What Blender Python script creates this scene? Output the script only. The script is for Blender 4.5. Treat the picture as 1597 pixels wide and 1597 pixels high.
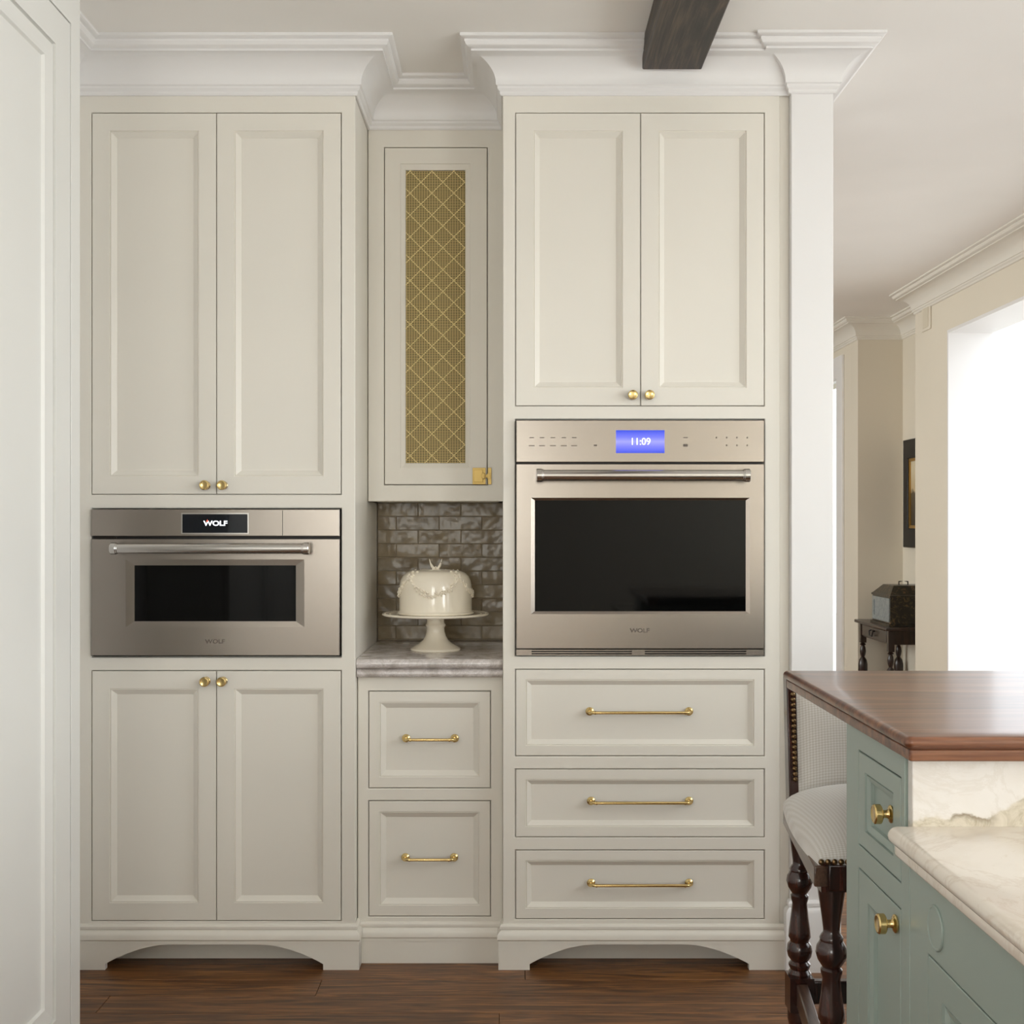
import bpy, bmesh, math, random
from mathutils import Vector, Matrix
random.seed(7)
PI = math.pi
C = bpy.context.scene.collection
scene = bpy.context.scene
for _o in list(bpy.data.objects):
    bpy.data.objects.remove(_o)

# ------------------------------------------------------------------ camera
H = 1.356                     # eye height; camera looks level along +Y
FPX, VX, VY = 1940.0, 800.0, 818.0
cam = bpy.data.cameras.new('camera')
camo = bpy.data.objects.new('camera', cam)
C.objects.link(camo)
camo.location = (0, 0, H)
camo.rotation_euler = (PI / 2, 0, 0)
cam.sensor_width = 36
cam.lens = FPX / 1597 * 36
cam.shift_x = -(VX - 798.5) / 1597
cam.shift_y = (VY - 798.5) / 1597
cam.clip_start = 0.05
cam.clip_end = 100
scene.camera = camo
# ------------------------------------------------------------------ view
scene.view_settings.view_transform = 'Standard'
scene.view_settings.look = 'None'
scene.view_settings.gamma = 1
scene.view_settings.use_curve_mapping = False
scene.view_settings.exposure = -0.02
scene.cycles.max_bounces = 10
scene.cycles.diffuse_bounces = 6
scene.cycles.glossy_bounces = 4
scene.cycles.sample_clamp_indirect = 6
scene.cycles.use_denoising = True
scene.cycles.caustics_reflective = False
scene.cycles.caustics_refractive = False
# ------------------------------------------------------------------ sky and daylight at the windows
world = bpy.data.worlds.new('sky')
scene.world = world
world.use_nodes = True
wn = world.node_tree.nodes
wn['Background'].inputs[0].default_value = (0.93, 0.965, 1.0, 1)
wn['Background'].inputs[1].default_value = 2.6


def area(name, loc, rot, sx, sy, watts, col):
    l = bpy.data.lights.new(name, 'AREA')
    l.shape = 'RECTANGLE'
    l.size, l.size_y, l.energy, l.color = sx, sy, watts, col
    o = bpy.data.objects.new(name, l)
    C.objects.link(o)
    o.location, o.rotation_euler = loc, rot
    return o


# daylight entering by the window behind the camera, the kitchen windows on the right, the wide far opening and the hall's own window
area('daylight_rear_window', (-0.72, -2.95, 1.7), (PI / 2, 0, 0), 1.1, 1.5, 46, (1.0, 0.96, 0.90))
area('daylight_side_window', (2.85, 2.0, 1.7), (0, PI / 2, 0), 1.5, 2.6, 52, (0.97, 0.98, 1.0))
area('daylight_side_window_rear', (2.85, -1.3, 1.7), (0, PI / 2, 0), 1.5, 2.2, 132, (1.0, 0.985, 0.96))
area('daylight_side_opening', (3.6, 5.6, 1.3), (0, PI / 2, 0), 2.2, 2.6, 18, (1.0, 0.985, 0.96))
area('daylight_hall_window', (-2.15, 7.6, 1.65), (0, -PI / 2, 0), 1.6, 3.2, 88, (1.0, 0.98, 0.94))

# ------------------------------------------------------------------ units: picture position at a depth -> metres
def wx(px, d): return (px - VX) * d / FPX
def wz(py, d): return H + (VY - py) * d / FPX
F = 3.80                       # depth of the cabinet fronts
def fx(px): return wx(px, F)
def fz(py): return wz(py, F)
CEIL = 2.81
CRB = 2.6645                   # underside of crown


# ------------------------------------------------------------------ materials
def srgb(r, g, b):
    f = lambda c: (c / 255 / 12.92) if c / 255 <= 0.04045 else ((c / 255 + 0.055) / 1.055) ** 2.4
    return (f(r), f(g), f(b), 1)


class NT:
    def __init__(s, name):
        s.m = bpy.data.materials.new(name)
        s.m.use_nodes = True
        s.t = s.m.node_tree
        s.b = s.t.nodes['Principled BSDF']

    def n(s, typ, **kw):
        nd = s.t.nodes.new(typ)
        for k, v in kw.items():
            if k in nd.inputs.keys():
                nd.inputs[k].default_value = v
            else:
                setattr(nd, k, v)
        return nd

    def l(s, a, b): s.t.links.new(a, b)

    def coord(s, scale=(1, 1, 1), kind='Object', rand=False):
        tc = s.n('ShaderNodeTexCoord')
        mp = s.n('ShaderNodeMapping')
        mp.inputs['Scale'].default_value = scale
        s.l(tc.outputs[kind], mp.inputs['Vector'])
        if rand:
            oi = s.n('ShaderNodeObjectInfo')
            mul = s.n('ShaderNodeMath', operation='MULTIPLY')
            mul.inputs[1].default_value = 37.0
            s.l(oi.outputs['Random'], mul.inputs[0])
            s.l(mul.outputs[0], mp.inputs['Location'])
        return mp.outputs[0]

    def noise(s, vec, scale, detail=3, rough=0.5, dist=0.0):
        nz = s.n('ShaderNodeTexNoise')
        nz.inputs['Scale'].default_value = scale
        nz.inputs['Detail'].default_value = detail
        nz.inputs['Roughness'].default_value = rough
        nz.inputs['Distortion'].default_value = dist
        if vec is not None:
            s.l(vec, nz.inputs['Vector'])
        return nz.outputs['Fac']

    def ramp(s, fac, stops):
        r = s.n('ShaderNodeValToRGB')
        e = r.color_ramp.elements
        e[0].position, e[0].color = stops[0]
        e[1].position, e[1].color = stops[-1]
        for p, c in stops[1:-1]:
            x = e.new(p)
            x.color = c
        s.l(fac, r.inputs['Fac'])
        return r.outputs['Color']

    def bump(s, fac, strength, dist=0.01):
        b = s.n('ShaderNodeBump')
        b.inputs['Strength'].default_value = strength
        b.inputs['Distance'].default_value = dist
        s.l(fac, b.inputs['Height'])
        s.l(b.outputs[0], s.b.inputs['Normal'])


def paint(name, col, rough=0.4, var=0.02, bump=0.06):
    k = NT(name)
    v = k.coord()
    f = k.noise(v, 1.7, 2)
    c2 = tuple(max(0, x * (1 - var * 2)) for x in col[:3]) + (1,)
    k.l(k.ramp(f, [(0.3, c2), (0.7, col)]), k.b.inputs['Base Color'])
    k.b.inputs['Roughness'].default_value = rough
    k.bump(k.noise(v, 160, 2), bump, 0.001)
    return k.m


def plain(name, col, rough=0.5, metal=0.0, spec=0.5, coat=0.0):
    k = NT(name)
    k.b.inputs['Base Color'].default_value = col
    k.b.inputs['Roughness'].default_value = rough
    k.b.inputs['Metallic'].default_value = metal
    k.b.inputs['Specular IOR Level'].default_value = spec
    k.b.inputs['Coat Weight'].default_value = coat
    return k.m


M = {}
M['cream'] = paint('cream_paint', srgb(230, 226, 217), 0.38)
M['white'] = paint('white_trim_paint', srgb(236, 235, 235), 0.40)
M['pantry'] = paint('pantry_paint', srgb(228, 228, 225), 0.36)
M['ceiling'] = paint('ceiling_paint', srgb(246, 244, 241), 0.8)
M['hall'] = paint('hall_wall_paint', srgb(224, 216, 200), 0.75)
M['wallc'] = paint('kitchen_wall_paint', srgb(228, 224, 212), 0.75)
M['sage'] = paint('sage_green_paint', srgb(150, 164, 157), 0.36)
M['steel_dark'] = plain('dark_steel', srgb(60, 56, 52), 0.4, 0.9)
M['black'] = plain('black_gap', srgb(18, 17, 16), 0.5)
M['glass_black'] = plain('oven_glass', srgb(6, 6, 6), 0.05, 0, 0.2)
M['ceramic'] = plain('ivory_glazed_ceramic', srgb(240, 232, 216), 0.14, 0, 0.5, 0.3)
M['outlet'] = plain('pale_plastic', srgb(212, 203, 184), 0.4)
M['gold'] = plain('gold_leaf', srgb(190, 150, 80), 0.35, 0.8)
M['ink'] = plain('grey_print', srgb(96, 86, 78), 0.5)


def brushed(name, col, rough, sc, st):
    k = NT(name)
    v = k.coord(sc)
    f = k.noise(v, 1.0, 4, 0.7)
    k.b.inputs['Base Color'].default_value = col
    k.b.inputs['Metallic'].default_value = 1.0
    k.b.inputs['Roughness'].default_value = rough
    k.bump(f, st, 0.0006)
    return k.m


M['steel'] = brushed('brushed_stainless_steel', srgb(158, 150, 142), 0.27, (3, 3, 900), 0.10)
M['steel_bar'] = brushed('polished_stainless_bar', srgb(205, 202, 198), 0.22, (4, 300, 300), 0.05)
M['brass'] = brushed('satin_brass', srgb(222, 196, 136), 0.22, (60, 60, 60), 0.03)
M['brass_mesh'] = plain('aged_brass_mesh', srgb(216, 194, 134), 0.5, 0.15)
M['brass_rod'] = plain('aged_brass_rod', srgb(236, 218, 164), 0.45, 0.2)
M['brass_latch'] = plain('satin_brass_latch', srgb(206, 178, 112), 0.48, 0.85)
M['nail'] = brushed('antique_brass_nail', srgb(120, 98, 70), 0.3, (60, 60, 60), 0.02)


def wood(name, dark, mid, light, axis=0, rough=0.35, scale=1.0, rand=False, coat=0.2, grain=1.0):
    k = NT(name)
    sc = [14 * scale] * 3
    sc[axis] = 1.1 * scale
    v = k.coord(tuple(sc), 'Object', rand)
    f1 = k.noise(v, 1.2, 6, 0.62, 1.6 * grain)
    sc2 = [160 * scale] * 3
    sc2[axis] = 5 * scale
    v2 = k.coord(tuple(sc2), 'Object', rand)
    f2 = k.noise(v2, 1.0, 3, 0.6)
    mx = k.n('ShaderNodeMath', operation='MULTIPLY_ADD')
    mx.inputs[1].default_value = 0.25
    k.l(f2, mx.inputs[0])
    sb = k.n('ShaderNodeMath', operation='MULTIPLY')
    sb.inputs[1].default_value = 0.75
    k.l(f1, sb.inputs[0])
    k.l(sb.outputs[0], mx.inputs[2])
    col = k.ramp(mx.outputs[0], [(0.36, dark), (0.5, mid), (0.64, light)])
    if rand:
        oi = k.n('ShaderNodeObjectInfo')
        mr = k.n('ShaderNodeMapRange')
        mr.inputs['To Min'].default_value = 0.80
        mr.inputs['To Max'].default_value = 1.18
        k.l(oi.outputs['Random'], mr.inputs['Value'])
        hs = k.n('ShaderNodeHueSaturation')
        k.l(mr.outputs[0], hs.inputs['Value'])
        k.l(col, hs.inputs['Color'])
        col = hs.outputs[0]
    k.l(col, k.b.inputs['Base Color'])
    k.b.inputs['Roughness'].default_value = rough
    k.b.inputs['Coat Weight'].default_value = coat
    k.b.inputs['Coat Roughness'].default_value = 0.15
    k.bump(mx.outputs[0], 0.12, 0.002)
    return k.m


M['floor'] = wood('stained_oak_floor', srgb(56, 33, 15), srgb(108, 69, 36), srgb(154, 106, 60), 0, 0.40, 1.5, True, 0.0, 1.8)
M['walnut'] = wood('walnut_bar', srgb(60, 30, 18), srgb(104, 62, 40), srgb(140, 94, 66), 0, 0.3, 0.9, False, 0.35)
M['darkwood'] = wood('dark_turned_wood', srgb(24, 10, 8), srgb(52, 24, 18), srgb(80, 40, 28), 2, 0.22, 1.2, False, 0.5)
M['railwood_lit'] = wood('lit_rail_wood', srgb(40, 24, 18), srgb(78, 56, 44), srgb(110, 86, 70), 1, 0.3, 1.2, False, 0.3)  # paler and greyer than the legs: light on the side rails painted in
M['beam'] = wood('dark_ceiling_beam', srgb(20, 16, 14), srgb(46, 38, 33), srgb(92, 76, 62), 1, 0.5, 0.8, False, 0.0, 1.6)
M['tablewood'] = wood('antique_table_wood', srgb(20, 10, 7), srgb(40, 24, 17), srgb(62, 42, 32), 2, 0.3, 1.0, False, 0.3)


def marble(name, base, cloud, vein, scale, bands=False):
    k = NT(name)
    v = k.coord((1, 1, 1), 'Object')
    f1 = k.noise(v, 3.2 * scale, 6, 0.6, 0.8)
    c = k.ramp(f1, [(0.36, cloud), (0.56, base), (0.8, base)])
    f2 = k.noise(v, 5.5 * scale, 8, 0.7, 1.2)
    ab = k.n('ShaderNodeMath', operation='SUBTRACT')
    ab.inputs[1].default_value = 0.5
    k.l(f2, ab.inputs[0])
    a2 = k.n('ShaderNodeMath', operation='ABSOLUTE')
    k.l(ab.outputs[0], a2.inputs[0])
    msk = k.ramp(a2.outputs[0], [(0.0, (0.45, 0.45, 0.45, 1)), (0.035, (0, 0, 0, 1))])
    mix = k.n('ShaderNodeMixRGB')
    k.l(msk, mix.inputs['Fac'])
    k.l(c, mix.inputs['Color1'])
    mix.inputs['Color2'].default_value = vein
    out = mix.outputs[0]
    if bands:      # one broad grey-beige vein climbing to the right, with a thin dark edge, as in the slab
        sp = k.n('ShaderNodeSeparateXYZ')
        k.l(v, sp.inputs[0])
        nz = k.noise(v, 9, 5, 0.6)
        e = k.n('ShaderNodeMath', operation='MULTIPLY_ADD')      # z - 0.42 x
        e.inputs[1].default_value = -0.23
        k.l(sp.outputs[0], e.inputs[0])
        k.l(sp.outputs[2], e.inputs[2])
        g = k.n('ShaderNodeMath', operation='MULTIPLY_ADD')
        g.inputs[1].default_value = 0.10
        k.l(nz, g.inputs[0])
        k.l(e.outputs[0], g.inputs[2])
        edge = k.ramp(g.outputs[0], [(BAND0 - 0.001, (1, 1, 1, 1)), (BAND0 + 0.004, (0, 0, 0, 1))])
        fine = k.noise(v, 30, 6, 0.75, 1.0)
        bc = k.ramp(fine, [(0.35, srgb(176, 166, 146)), (0.5, srgb(204, 196, 180)), (0.7, srgb(216, 208, 194))])
        m2 = k.n('ShaderNodeMixRGB')
        k.l(edge, m2.inputs['Fac'])
        k.l(out, m2.inputs['Color1'])
        k.l(bc, m2.inputs['Color2'])
        dk = k.ramp(g.outputs[0], [(BAND0 - 0.010, (0, 0, 0, 1)), (BAND0, (0.8, 0.8, 0.8, 1)), (BAND0 + 0.003, (0, 0, 0, 1))])
        gate = k.ramp(k.noise(v, 14, 2), [(0.45, (0, 0, 0, 1)), (0.6, (1, 1, 1, 1))])
        mm = k.n('ShaderNodeMixRGB', blend_type='MULTIPLY')
        mm.inputs['Fac'].default_value = 1
        k.l(dk, mm.inputs['Color1'])
        k.l(gate, mm.inputs['Color2'])
        m3 = k.n('ShaderNodeMixRGB')
        k.l(mm.outputs[0], m3.inputs['Fac'])
        k.l(m2.outputs[0], m3.inputs['Color1'])
        m3.inputs['Color2'].default_value = srgb(120, 106, 86)
        out = m3.outputs[0]
    k.l(out, k.b.inputs['Base Color'])
    k.b.inputs['Roughness'].default_value = 0.16
    k.b.inputs['Coat Weight'].default_value = 0.2
    return k.m


BAND0 = 0.282
M['marble'] = marble('white_quartzite', srgb(230, 223, 213), srgb(214, 202, 186), srgb(206, 192, 176), 0.8)
M['marble_band'] = marble('veined_quartzite', srgb(222, 219, 216), srgb(214, 209, 203), srgb(206, 200, 192), 1.0, True)
M['marble_grey'] = marble('grey_quartzite', srgb(214, 208, 206), srgb(178, 170, 164), srgb(152, 142, 138), 5.0)


def tile_mat():
    k = NT('glazed_taupe_tile')
    oi = k.n('ShaderNodeObjectInfo')
    v = k.coord((1, 1, 1), 'Object', True)
    f = k.noise(v, 14, 4, 0.6)
    c = k.ramp(f, [(0.3, srgb(126, 111, 88)), (0.55, srgb(142, 127, 102)), (0.75, srgb(156, 142, 118))])
    mr = k.n('ShaderNodeMapRange')
    mr.inputs['To Min'].default_value = 0.85
    mr.inputs['To Max'].default_value = 1.15
    k.l(oi.outputs['Random'], mr.inputs['Value'])
    hs = k.n('ShaderNodeHueSaturation')
    k.l(mr.outputs[0], hs.inputs['Value'])
    k.l(c, hs.inputs['Color'])
    k.l(hs.outputs[0], k.b.inputs['Base Color'])
    k.b.inputs['Roughness'].default_value = 0.2
    k.b.inputs['Specular IOR Level'].default_value = 0.3
    k.bump(k.noise(v, 13, 2, 0.5), 0.55, 0.012)
    return k.m


M['tile'] = tile_mat()
M['grout'] = plain('taupe_grout', srgb(150, 138, 120), 0.9)


def fabric_mat():
    k = NT('woven_diamond_fabric')
    tc = k.n('ShaderNodeTexCoord')
    sp = k.n('ShaderNodeSeparateXYZ')
    k.l(tc.outputs['Object'], sp.inputs[0])
    ad = k.n('ShaderNodeMath', operation='ADD')
    k.l(sp.outputs[1], ad.inputs[0])
    k.l(sp.outputs[2], ad.inputs[1])
    cb = k.n('ShaderNodeCombineXYZ')
    k.l(sp.outputs[0], cb.inputs[0])
    k.l(ad.outputs[0], cb.inputs[2])
    mp = k.n('ShaderNodeMapping')
    mp.inputs['Rotation'].default_value = (0, PI / 4, 0)
    k.l(cb.outputs[0], mp.inputs['Vector'])
    ck = k.n('ShaderNodeTexChecker')
    ck.inputs['Scale'].default_value = 230
    ck.inputs['Color1'].default_value = srgb(216, 213, 209)
    ck.inputs['Color2'].default_value = srgb(198, 193, 185)
    k.l(mp.outputs[0], ck.inputs['Vector'])
    k.l(ck.outputs['Color'], k.b.inputs['Base Color'])
    k.b.inputs['Roughness'].default_value = 0.7
    k.b.inputs['Sheen Weight'].default_value = 0.4
    nz = k.noise(tc.outputs['Object'], 500, 2)
    k.bump(nz, 0.4, 0.001)
    return k.m


M['fabric'] = fabric_mat()


def screen_blue():
    k = NT('blue_lit_display')
    v = k.coord((1, 1, 1), 'Generated')
    sp = k.n('ShaderNodeSeparateXYZ')
    k.l(v, sp.inputs[0])
    c = k.ramp(sp.outputs[2], [(0.0, srgb(38, 70, 225)), (0.3, srgb(120, 125, 250)), (0.5, srgb(158, 160, 252)), (0.7, srgb(110, 118, 250)), (1.0, srgb(30, 66, 222))])
    k.b.inputs['Base Color'].default_value = (0.01, 0.01, 0.03, 1)
    k.l(c, k.b.inputs['Emission Color'])
    k.b.inputs['Emission Strength'].default_value = 1.08
    k.b.inputs['Roughness'].default_value = 0.2
    return k.m


M['blue'] = screen_blue()


def emis(name, col, st):
    k = NT(name)
    k.b.inputs['Base Color'].default_value = (0.02, 0.02, 0.02, 1)
    k.b.inputs['Emission Color'].default_value = col
    k.b.inputs['Emission Strength'].default_value = st
    return k.m


M['lit_white'] = emis('lit_white_lettering', (0.92, 0.96, 1, 1), 2.0)
M['lit_red'] = emis('lit_red_flame', srgb(240, 90, 60), 1.4)
M['display_black'] = plain('dark_display', srgb(14, 18, 26), 0.08, 0, 0.4)


def pane_mat():
    k = NT('window_glass')
    out = k.t.nodes['Material Output']
    tr = k.n('ShaderNodeBsdfTransparent')
    tr.inputs[0].default_value = (0.97, 0.985, 0.98, 1)
    gl = k.n('ShaderNodeBsdfGlossy')
    gl.inputs['Roughness'].default_value = 0.02
    mx = k.n('ShaderNodeMixShader')
    mx.inputs[0].default_value = 0.05
    k.l(tr.outputs[0], mx.inputs[1])
    k.l(gl.outputs[0], mx.inputs[2])
    k.l(mx.outputs[0], out.inputs['Surface'])
    return k.m


M['pane'] = pane_mat()


def casket_mat(side):
    k = NT('painted_casket_' + side)
    v = k.coord((1, 1, 1), 'Object')
    f = k.noise(v, 22, 5, 0.7, 1.5)
    if side == 'front':
        c = k.ramp(f, [(0.0, srgb(22, 20, 16)), (0.52, srgb(34, 30, 24)), (0.62, srgb(92, 78, 52)), (0.72, srgb(120, 60, 40))])
    else:
        c = k.ramp(f, [(0.3, srgb(96, 104, 106)), (0.55, srgb(134, 142, 144)), (0.7, srgb(152, 152, 142))])  # pale ramp paints in the light falling on the left end
    k.l(c, k.b.inputs['Base Color'])
    k.b.inputs['Roughness'].default_value = 0.3
    return k.m


M['casket'] = casket_mat('front')
M['casket_lit_end'] = casket_mat('end')


def canvas_mat():
    k = NT('painted_canvas')
    v = k.coord((1, 1, 1), 'Generated')
    sp = k.n('ShaderNodeSeparateXYZ')
    k.l(v, sp.inputs[0])
    nz = k.noise(v, 6, 4)
    ad = k.n('ShaderNodeMath', operation='MULTIPLY_ADD')
    ad.inputs[1].default_value = 0.25
    k.l(nz, ad.inputs[0])
    k.l(sp.outputs[2], ad.inputs[2])
    k.l(k.ramp(ad.outputs[0], [(0.3, srgb(58, 50, 38)), (0.62, srgb(84, 74, 58)), (0.68, srgb(198, 178, 140)), (1.0, srgb(216, 204, 176))]), k.b.inputs['Base Color'])
    k.b.inputs['Roughness'].default_value = 0.4
    return k.m


M['canvas'] = canvas_mat()
M['interior_dark'] = plain('shaded_interior_brown', srgb(62, 50, 30), 0.9)  # brown darkened to stand in for the shade inside the cupboard
M['paving'] = paint('pale_paving', srgb(200, 198, 190), 0.9, 0.05)


# ------------------------------------------------------------------ mesh builder
WORLD = {}


class MB:
    def __init__(s):
        s.v, s.f = [], []

    def add(s, vs, fs):
        n = len(s.v)
        s.v += [tuple(p) for p in vs]
        s.f += [tuple(i + n for i in q) for q in fs]
        return s

    def box(s, x0, x1, y0, y1, z0, z1, mp=None):
        vs = [(x, y, z) for x in (x0, x1) for y in (y0, y1) for z in (z0, z1)]
        if mp:
            vs = [mp(*p) for p in vs]
        return s.add(vs, [(0, 1, 3, 2), (4, 6, 7, 5), (0, 4, 5, 1), (2, 3, 7, 6), (0, 2, 6, 4), (1, 5, 7, 3)])

    def prism(s, pts, a0, a1, mp):
        """2-D outline pts (u, v) extruded from a0 to a1 through mp(u, v, a)"""
        n = len(pts)
        vs = [mp(u, v, a0) for u, v in pts] + [mp(u, v, a1) for u, v in pts]
        fs = [tuple(range(n)), tuple(range(n, 2 * n))] + [(i, (i + 1) % n, n + (i + 1) % n, n + i) for i in range(n)]
        return s.add(vs, fs)

    def lathe(s, prof, c=(0, 0, 0), mp=None, seg=24):
        """prof: (r, h) pairs about the axis +h; mp(x, y, h) places it"""
        mp = mp or (lambda x, y, h: (c[0] + x, c[1] + y, c[2] + h))
        vs, fs = [], []
        for r, h in prof:
            for i in range(seg):
                a = 2 * PI * i / seg
                vs.append(mp(max(r, 1e-5) * math.cos(a), max(r, 1e-5) * math.sin(a), h))
        for j in range(len(prof) - 1):
            for i in range(seg):
                k = (i + 1) % seg
                fs.append((j * seg + i, j * seg + k, (j + 1) * seg + k, (j + 1) * seg + i))
        fs.append(tuple(range(seg)))
        fs.append(tuple(range((len(prof) - 1) * seg, len(prof) * seg)))
        return s.add(vs, fs)

    def tube(s, path, r, seg=12):
        rs = r if isinstance(r, (list, tuple)) else [r] * len(path)
        P = [Vector(p) for p in path]
        vs, fs = [], []
        up = Vector((0, 0, 1))
        for i, p in enumerate(P):
            t = (P[min(i + 1, len(P) - 1)] - P[max(i - 1, 0)]).normalized()
            if abs(t.dot(up)) > 0.95:
                up = Vector((1, 0, 0))
            a = t.cross(up).normalized()
            b = t.cross(a).normalized()
            for k in range(seg):
                w = 2 * PI * k / seg
                vs.append(p + (a * math.cos(w) + b * math.sin(w)) * rs[i])
        for j in range(len(P) - 1):
            for i in range(seg):
                k = (i + 1) % seg
                fs.append((j * seg + i, j * seg + k, (j + 1) * seg + k, (j + 1) * seg + i))
        fs.append(tuple(range(seg)))
        fs.append(tuple(range((len(P) - 1) * seg, len(P) * seg)))
        return s.add(vs, fs)

    def sweep(s, path, prof, z0=0.0):
        """profile (offset, z) swept along the xy path, room on the right of travel, mitred corners"""
        n = len(path)
        ds = []
        for i in range(n - 1):
            dx, dy = path[i + 1][0] - path[i][0], path[i + 1][1] - path[i][1]
            L = math.hypot(dx, dy)
            ds.append((dx / L, dy / L))
        nr = [(d[1], -d[0]) for d in ds]
        vs, fs = [], []
        m = len(prof)
        for i in range(n):
            a, b = nr[max(0, i - 1)], nr[min(n - 2, i)]
            q = 1 + a[0] * b[0] + a[1] * b[1]
            ox, oy = (a[0] + b[0]) / q, (a[1] + b[1]) / q
            for o, z in prof:
                vs.append((path[i][0] + ox * o, path[i][1] + oy * o, z0 + z))
        for i in range(n - 1):
            for j in range(m):
                k = (j + 1) % m
                fs.append((i * m + j, i * m + k, (i + 1) * m + k, (i + 1) * m + j))
        fs.append(tuple(range(m)))
        fs.append(tuple(range((n - 1) * m, n * m)))
        return s.add(vs, fs)

    def rings(s, loops, mp):
        """loops of (u0,u1,v0,v1,w): nested rectangles joined, last one capped, first one capped (back)"""
        vs, fs = [], []
        for u0, u1, v0, v1, w in loops:
            vs += [mp(u0, v0, w), mp(u1, v0, w), mp(u1, v1, w), mp(u0, v1, w)]
        for j in range(len(loops) - 1):
            for i in range(4):
                k = (i + 1) % 4
                fs.append((j * 4 + i, j * 4 + k, (j + 1) * 4 + k, (j + 1) * 4 + i))
        fs.append((0, 1, 2, 3))
        e = (len(loops) - 1) * 4
        fs.append((e, e + 1, e + 2, e + 3))
        return s.add(vs, fs)

    def plate(s, u0, u1, v0, v1, holes, w0, w1, mp):
        """rectangular plate with rectangular holes, one watertight mesh"""
        holes = [(max(h[0], u0), min(h[1], u1), max(h[2], v0), min(h[3], v1)) for h in holes]
        us = sorted({u0, u1} | {h[0] for h in holes} | {h[1] for h in holes})
        vv = sorted({v0, v1} | {h[2] for h in holes} | {h[3] for h in holes})
        solid = {}
        for i in range(len(us) - 1):
            for j in range(len(vv) - 1):
                cu, cv = (us[i] + us[i + 1]) / 2, (vv[j] + vv[j + 1]) / 2
                solid[i, j] = not any(h[0] < cu < h[1] and h[2] < cv < h[3] for h in holes)
        idx, vs, fs = {}, [], []

        def V(i, j, k):
            if (i, j, k) not in idx:
                idx[i, j, k] = len(vs)
                vs.append(mp(us[i], vv[j], (w0, w1)[k]))
            return idx[i, j, k]
        for (i, j), on in solid.items():
            if not on:
                continue
            for k in (0, 1):
                fs.append((V(i, j, k), V(i + 1, j, k), V(i + 1, j + 1, k), V(i, j + 1, k)))
            for di, dj, e in ((-1, 0, ((i, j), (i, j + 1))), (1, 0, ((i + 1, j), (i + 1, j + 1))), (0, -1, ((i, j), (i + 1, j))), (0, 1, ((i, j + 1), (i + 1, j + 1)))):
                if not solid.get((i + di, j + dj), False):
                    (a, b), (c, d) = e
                    fs.append((V(a, b, 0), V(c, d, 0), V(c, d, 1), V(a, b, 1)))
        return s.add(vs, fs)

    def mesh(s, name, smooth=None):
        me = bpy.data.meshes.new(name)
        me.from_pydata(s.v, [], s.f)
        bm = bmesh.new()
        bm.from_mesh(me)
        bmesh.ops.remove_doubles(bm, verts=bm.verts, dist=1e-6)
        bmesh.ops.recalc_face_normals(bm, faces=bm.faces)
        bm.to_mesh(me)
        bm.free()
        if smooth is not None:
            me.polygons.foreach_set('use_smooth', [True] * len(me.polygons))
            me.set_sharp_from_angle(angle=math.radians(smooth))
        return me

    def build(s, name, mat, parent=None, smooth=None, bevel=0, seg=2):
        xs, ys, zs = zip(*s.v)
        o0 = Vector(((min(xs) + max(xs)) / 2, (min(ys) + max(ys)) / 2, (min(zs) + max(zs)) / 2 if parent else min(zs)))
        s.v = [(x - o0[0], y - o0[1], z - o0[2]) for x, y, z in s.v]
        me = s.mesh(name, smooth)
        me.materials.append(M[mat])
        o = bpy.data.objects.new(name, me)
        C.objects.link(o)
        put(o, o0, parent)
        if bevel:
            b = o.modifiers.new('bevel', 'BEVEL')
            b.width, b.segments, b.limit_method, b.angle_limit = bevel, seg, 'ANGLE', math.radians(35)
            me.polygons.foreach_set('use_smooth', [True] * len(me.polygons))
            me.set_sharp_from_angle(angle=math.radians(smooth or 60))
            b.harden_normals = False
        return o


def put(o, w, parent=None):
    w = Vector(w)
    WORLD[o.name] = w
    if parent:
        o.parent = parent
        o.location = w - WORLD[parent.name]
    else:
        o.location = w


def tag(o, label=None, cat=None, group=None, kind=None):
    for k, v in (('label', label), ('category', cat), ('group', group), ('kind', kind)):
        if v:
            o[k] = v
    return o


def thing(name, label, cat, loc, group=None):
    o = bpy.data.objects.new(name, None)
    o.empty_display_size = 0.05
    C.objects.link(o)
    put(o, loc)
    return tag(o, label, cat, group)


def dup(src, w, parent=None, rot=None):
    o = src.copy()
    C.objects.link(o)
    if rot is not None:
        o.rotation_euler = rot
    put(o, w, parent)
    return o


def text_mb(body, size, mp, sx=1.0, depth=0.0006, fat=0.024):
    cu = bpy.data.curves.new('t', 'FONT')
    cu.body, cu.size, cu.extrude = body, size, depth
    cu.align_x, cu.align_y = 'CENTER', 'CENTER'
    cu.offset = size * fat
    o = bpy.data.objects.new('t', cu)
    C.objects.link(o)
    dg = bpy.context.evaluated_depsgraph_get()
    me = bpy.data.meshes.new_from_object(o.evaluated_get(dg))
    mb = MB()
    mb.add([mp(v.co.x * sx, v.co.y, v.co.z) for v in me.vertices], [tuple(p.vertices) for p in me.polygons])
    bpy.data.objects.remove(o)
    return mb


front = lambda u, v, w: (u, F - w, v)          # w = how far a thing stands proud of the cabinet fronts
def at(depth): return lambda u, v, w: (u, depth - w, v)


# ------------------------------------------------------------------ the room
def struct(mb, name, mat, **kw):
    return tag(mb.build(name, mat, **kw), kind='structure')


XR = 2.51
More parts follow.
